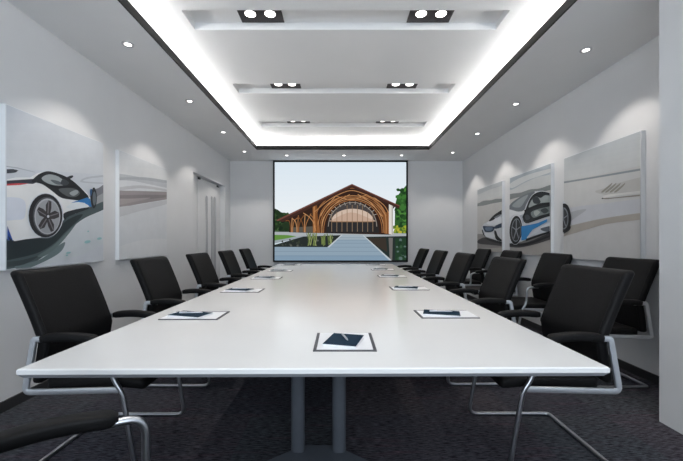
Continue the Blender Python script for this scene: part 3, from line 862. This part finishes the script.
# glazed arch end wall
def arch(cx, hw, base, topy, n=18, p=2.0):
    return [(cx - hw * math.cos(PI * k / n), base - (base - topy) * abs(math.sin(PI * k / n)) ** (2 / p)) for k in range(n + 1)]
A.poly(arch(305, 88, 306, 202), (44, 42, 42))
A.poly(arch(305, 76, 268, 208), (70, 66, 66))
A.poly(arch(305, 70, 268, 226), (204, 182, 166))
A.poly([(236, 268), (374, 268), (374, 302), (236, 302)], (46, 46, 48))
A.poly([(240, 262), (300, 238), (370, 262), (370, 268), (240, 268)], (190, 162, 144), True)
for k in range(9):
    x = 236 + k * 17; A.stroke([(x, 302), (x, 214 if 2 < k < 7 else 236)], 2.0, (138, 116, 94), False)
A.stroke([(236, 269), (374, 269)], 2.5, (140, 110, 82), False)
for q in range(12):
    a = PI * (0.12 + 0.76 * q / 11); A.stroke([(305 - 74 * math.cos(a), 268 - 56 * math.sin(a)), (305 - 86 * math.cos(a), 268 - 66 * math.sin(a))], 1.6, (176, 172, 166), False)
A.stroke(arch(305, 80, 285, 205), 2.2, (150, 140, 130), False)
# timber ribs
W = [(158, 106, 66), (122, 78, 46), (184, 134, 90), (98, 62, 38)]
for i, (hw, ty) in enumerate(((118, 183), (110, 188), (103, 193), (97, 198))):
    A.stroke(arch(306, hw, 306, ty, 20, 2.3), 2.4, W[(i * 2 + 2) % 4], False)
for i, dx in enumerate((0, 6, 12)):
    A.stroke([(192 + dx, 306), (194 + dx, 264), (206 + dx * 2, 228), (236 + dx * 2, 200), (272 + dx * 2, 186 - dx * 0.6)], 2.4, W[i])
    A.stroke([(424 - dx, 308), (421 - dx, 262), (408 - dx * 2, 228), (384 - dx * 2, 202), (346 - dx * 2, 182 - dx * 0.3)], 2.6, W[i])
A.poly([(404, 250), (424, 232), (430, 310), (410, 308)], (128, 82, 48)); A.stroke([(416, 308), (414, 250), (398, 216)], 2.6, W[2]); A.stroke([(424, 308), (424, 244), (432, 212)], 2.4, W[0])
A.poly([(173, 214), (187, 208), (192, 306), (174, 306)], (140, 90, 52))
A.stroke([(178, 306), (178, 214)], 2.6, (190, 136, 88), False); A.stroke([(186, 306), (185, 210)], 2, (96, 60, 36), False)
A.stroke([(180, 236), (220, 202), (262, 178), (303, 166), (350, 180), (396, 204)], 2.2, W[2])
A.stroke([(186, 240), (200, 214), (226, 190)], 2.4, W[0]); A.stroke([(200, 250), (216, 222), (250, 184)], 2.2, W[2])
A.stroke([(236, 180), (303, 196), (364, 174)], 2.0, W[2]); A.stroke([(424, 240), (408, 214), (372, 186)], 2.2, W[2]); A.stroke([(418, 250), (392, 212), (350, 180)], 2.0, W[0])
A.stroke([(262, 176), (303, 158), (350, 176)], 1.8, W[0])
for x0, top, r in ((104, 260, 20), (124, 252, 20), (146, 246, 22)):
    for i, d in enumerate((-1, 0.1, 1)):
        A.stroke([(x0 + d * 3, 304), (x0 + d * 4, 284), (x0 + d * r * 0.45, 266), (x0 + d * r, top + (6 if d < 0 else -4))], 2.6, W[(i + x0 // 2) % 3])
A.stroke([(184, 300), (176, 272), (160, 252), (142, 240)], 2.6, W[2]); A.stroke([(184, 286), (178, 262), (166, 246)], 2.2, W[0])
# white pillar, roof edge
A.poly([(425, 210), (439, 214), (439, 312), (425, 310)], (216, 212, 204)); A.poly([(434, 213), (439, 214), (439, 312), (434, 311)], (176, 172, 166))
A.poly([(52, 264), (303, 144), (462, 216), (458, 226), (303, 156), (74, 270)], (66, 44, 38))
A.poly([(52, 264), (303, 144), (462, 216), (461, 219), (303, 148), (58, 267)], (112, 72, 62))
# ponds, lawn side plants, walk
A.poly([(30, 350), (142, 318), (272, 313), (226, 354), (30, 356)], (42, 48, 46))
A.poly([(338, 319), (500, 316), (500, 410), (436, 410)], (40, 50, 48))
A.poly([(424, 322), (438, 322), (436, 396), (428, 398)], (108, 106, 104)); A.poly([(345, 322), (415, 322), (420, 370), (390, 352)], (58, 52, 46))
A.poly([(446, 324), (500, 322), (500, 396), (446, 396)], (38, 62, 44)); leaves(452, 488, 328, 392, 16, [(54, 84, 60), (32, 54, 40), (88, 108, 104)], 3, 7)
leaves(60, 220, 328, 350, 16, [(66, 72, 66), (54, 62, 52), (88, 92, 86)], 2, 4)
for gx in (163, 180, 208, 232):
    for q in range(9):
        A.stroke([(gx + random.uniform(-6, 6), 350 - random.uniform(0, 8)), (gx + random.uniform(-12, 12), random.uniform(304, 322))], 2.4, random.choice([(112, 126, 74), (92, 110, 62), (136, 146, 96)]), False)
A.poly([(270, 312), (338, 314), (436, 404), (30, 404), (30, 352), (226, 353)], (140, 160, 176))
A.poly([(270, 312), (338, 314), (352, 328), (254, 328)], (158, 172, 182))
A.poly([(30, 380), (410, 380), (436, 404), (30, 404)], (128, 152, 172))
for y, xl, xr in ((322, 262, 346), (330, 252, 355), (340, 240, 366), (353, 226, 380), (367, 30, 396), (382, 30, 412)):
    A.stroke([(xl, y), (xr, y)], 1.2, (116, 134, 150), False)
A.poly([(222, 353), (268, 312), (272, 312), (228, 354)], (190, 198, 204)); A.poly([(338, 314), (342, 314), (438, 400), (430, 400)], (186, 196, 202))
A.mesh('picture', (SX0 + fw, SX1 - fw, SZ0 + fw, SZ1 - fw), lambda a, b, h: (a - cx0, 0.030 - h * 0.6, b - SZ0), M['projection'], t, eps=0.00008)

# ------------------------------------------------------------------ daylight behind the camera, camera, view
w = bpy.data.worlds.new('sky'); S.world = w; w.use_nodes = True
bg = w.node_tree.nodes['Background']; bg.inputs['Color'].default_value = (0.80, 0.90, 1.0, 1); bg.inputs['Strength'].default_value = 5.0
pl = bpy.data.lights.new('window_portal', 'AREA'); pl.shape = 'RECTANGLE'; pl.size = WX1 - WX0; pl.size_y = WZ1 - WZ0
pl.cycles.is_portal = True
po = bpy.data.objects.new('window_portal', pl); COL.objects.link(po); po.location = ((WX0 + WX1) / 2, YB - 0.15, (WZ0 + WZ1) / 2); po.rotation_euler = (PI / 2, 0, 0)
cam = bpy.data.cameras.new('camera'); co = bpy.data.objects.new('camera', cam); COL.objects.link(co)
co.location = (0, 0, H); co.rotation_euler = (PI / 2, 0, 0)
cam.sensor_fit = 'HORIZONTAL'; cam.sensor_width = 36.0; cam.lens = 36.0 * F / 683.0
cam.shift_x = (341.5 - CX) / 683.0; cam.shift_y = (CY - 230.5) / 683.0
cam.clip_start = 0.02; cam.clip_end = 100
S.camera = co
S.view_settings.view_transform = 'Standard'; S.view_settings.look = 'None'; S.view_settings.exposure = 0.22; S.view_settings.gamma = 1.0
S.view_settings.use_curve_mapping = False
try:
    S.cycles.use_denoising = True
    S.cycles.sample_clamp_indirect = 6.0
    S.cycles.max_bounces = 10; S.cycles.diffuse_bounces = 6
except Exception: pass
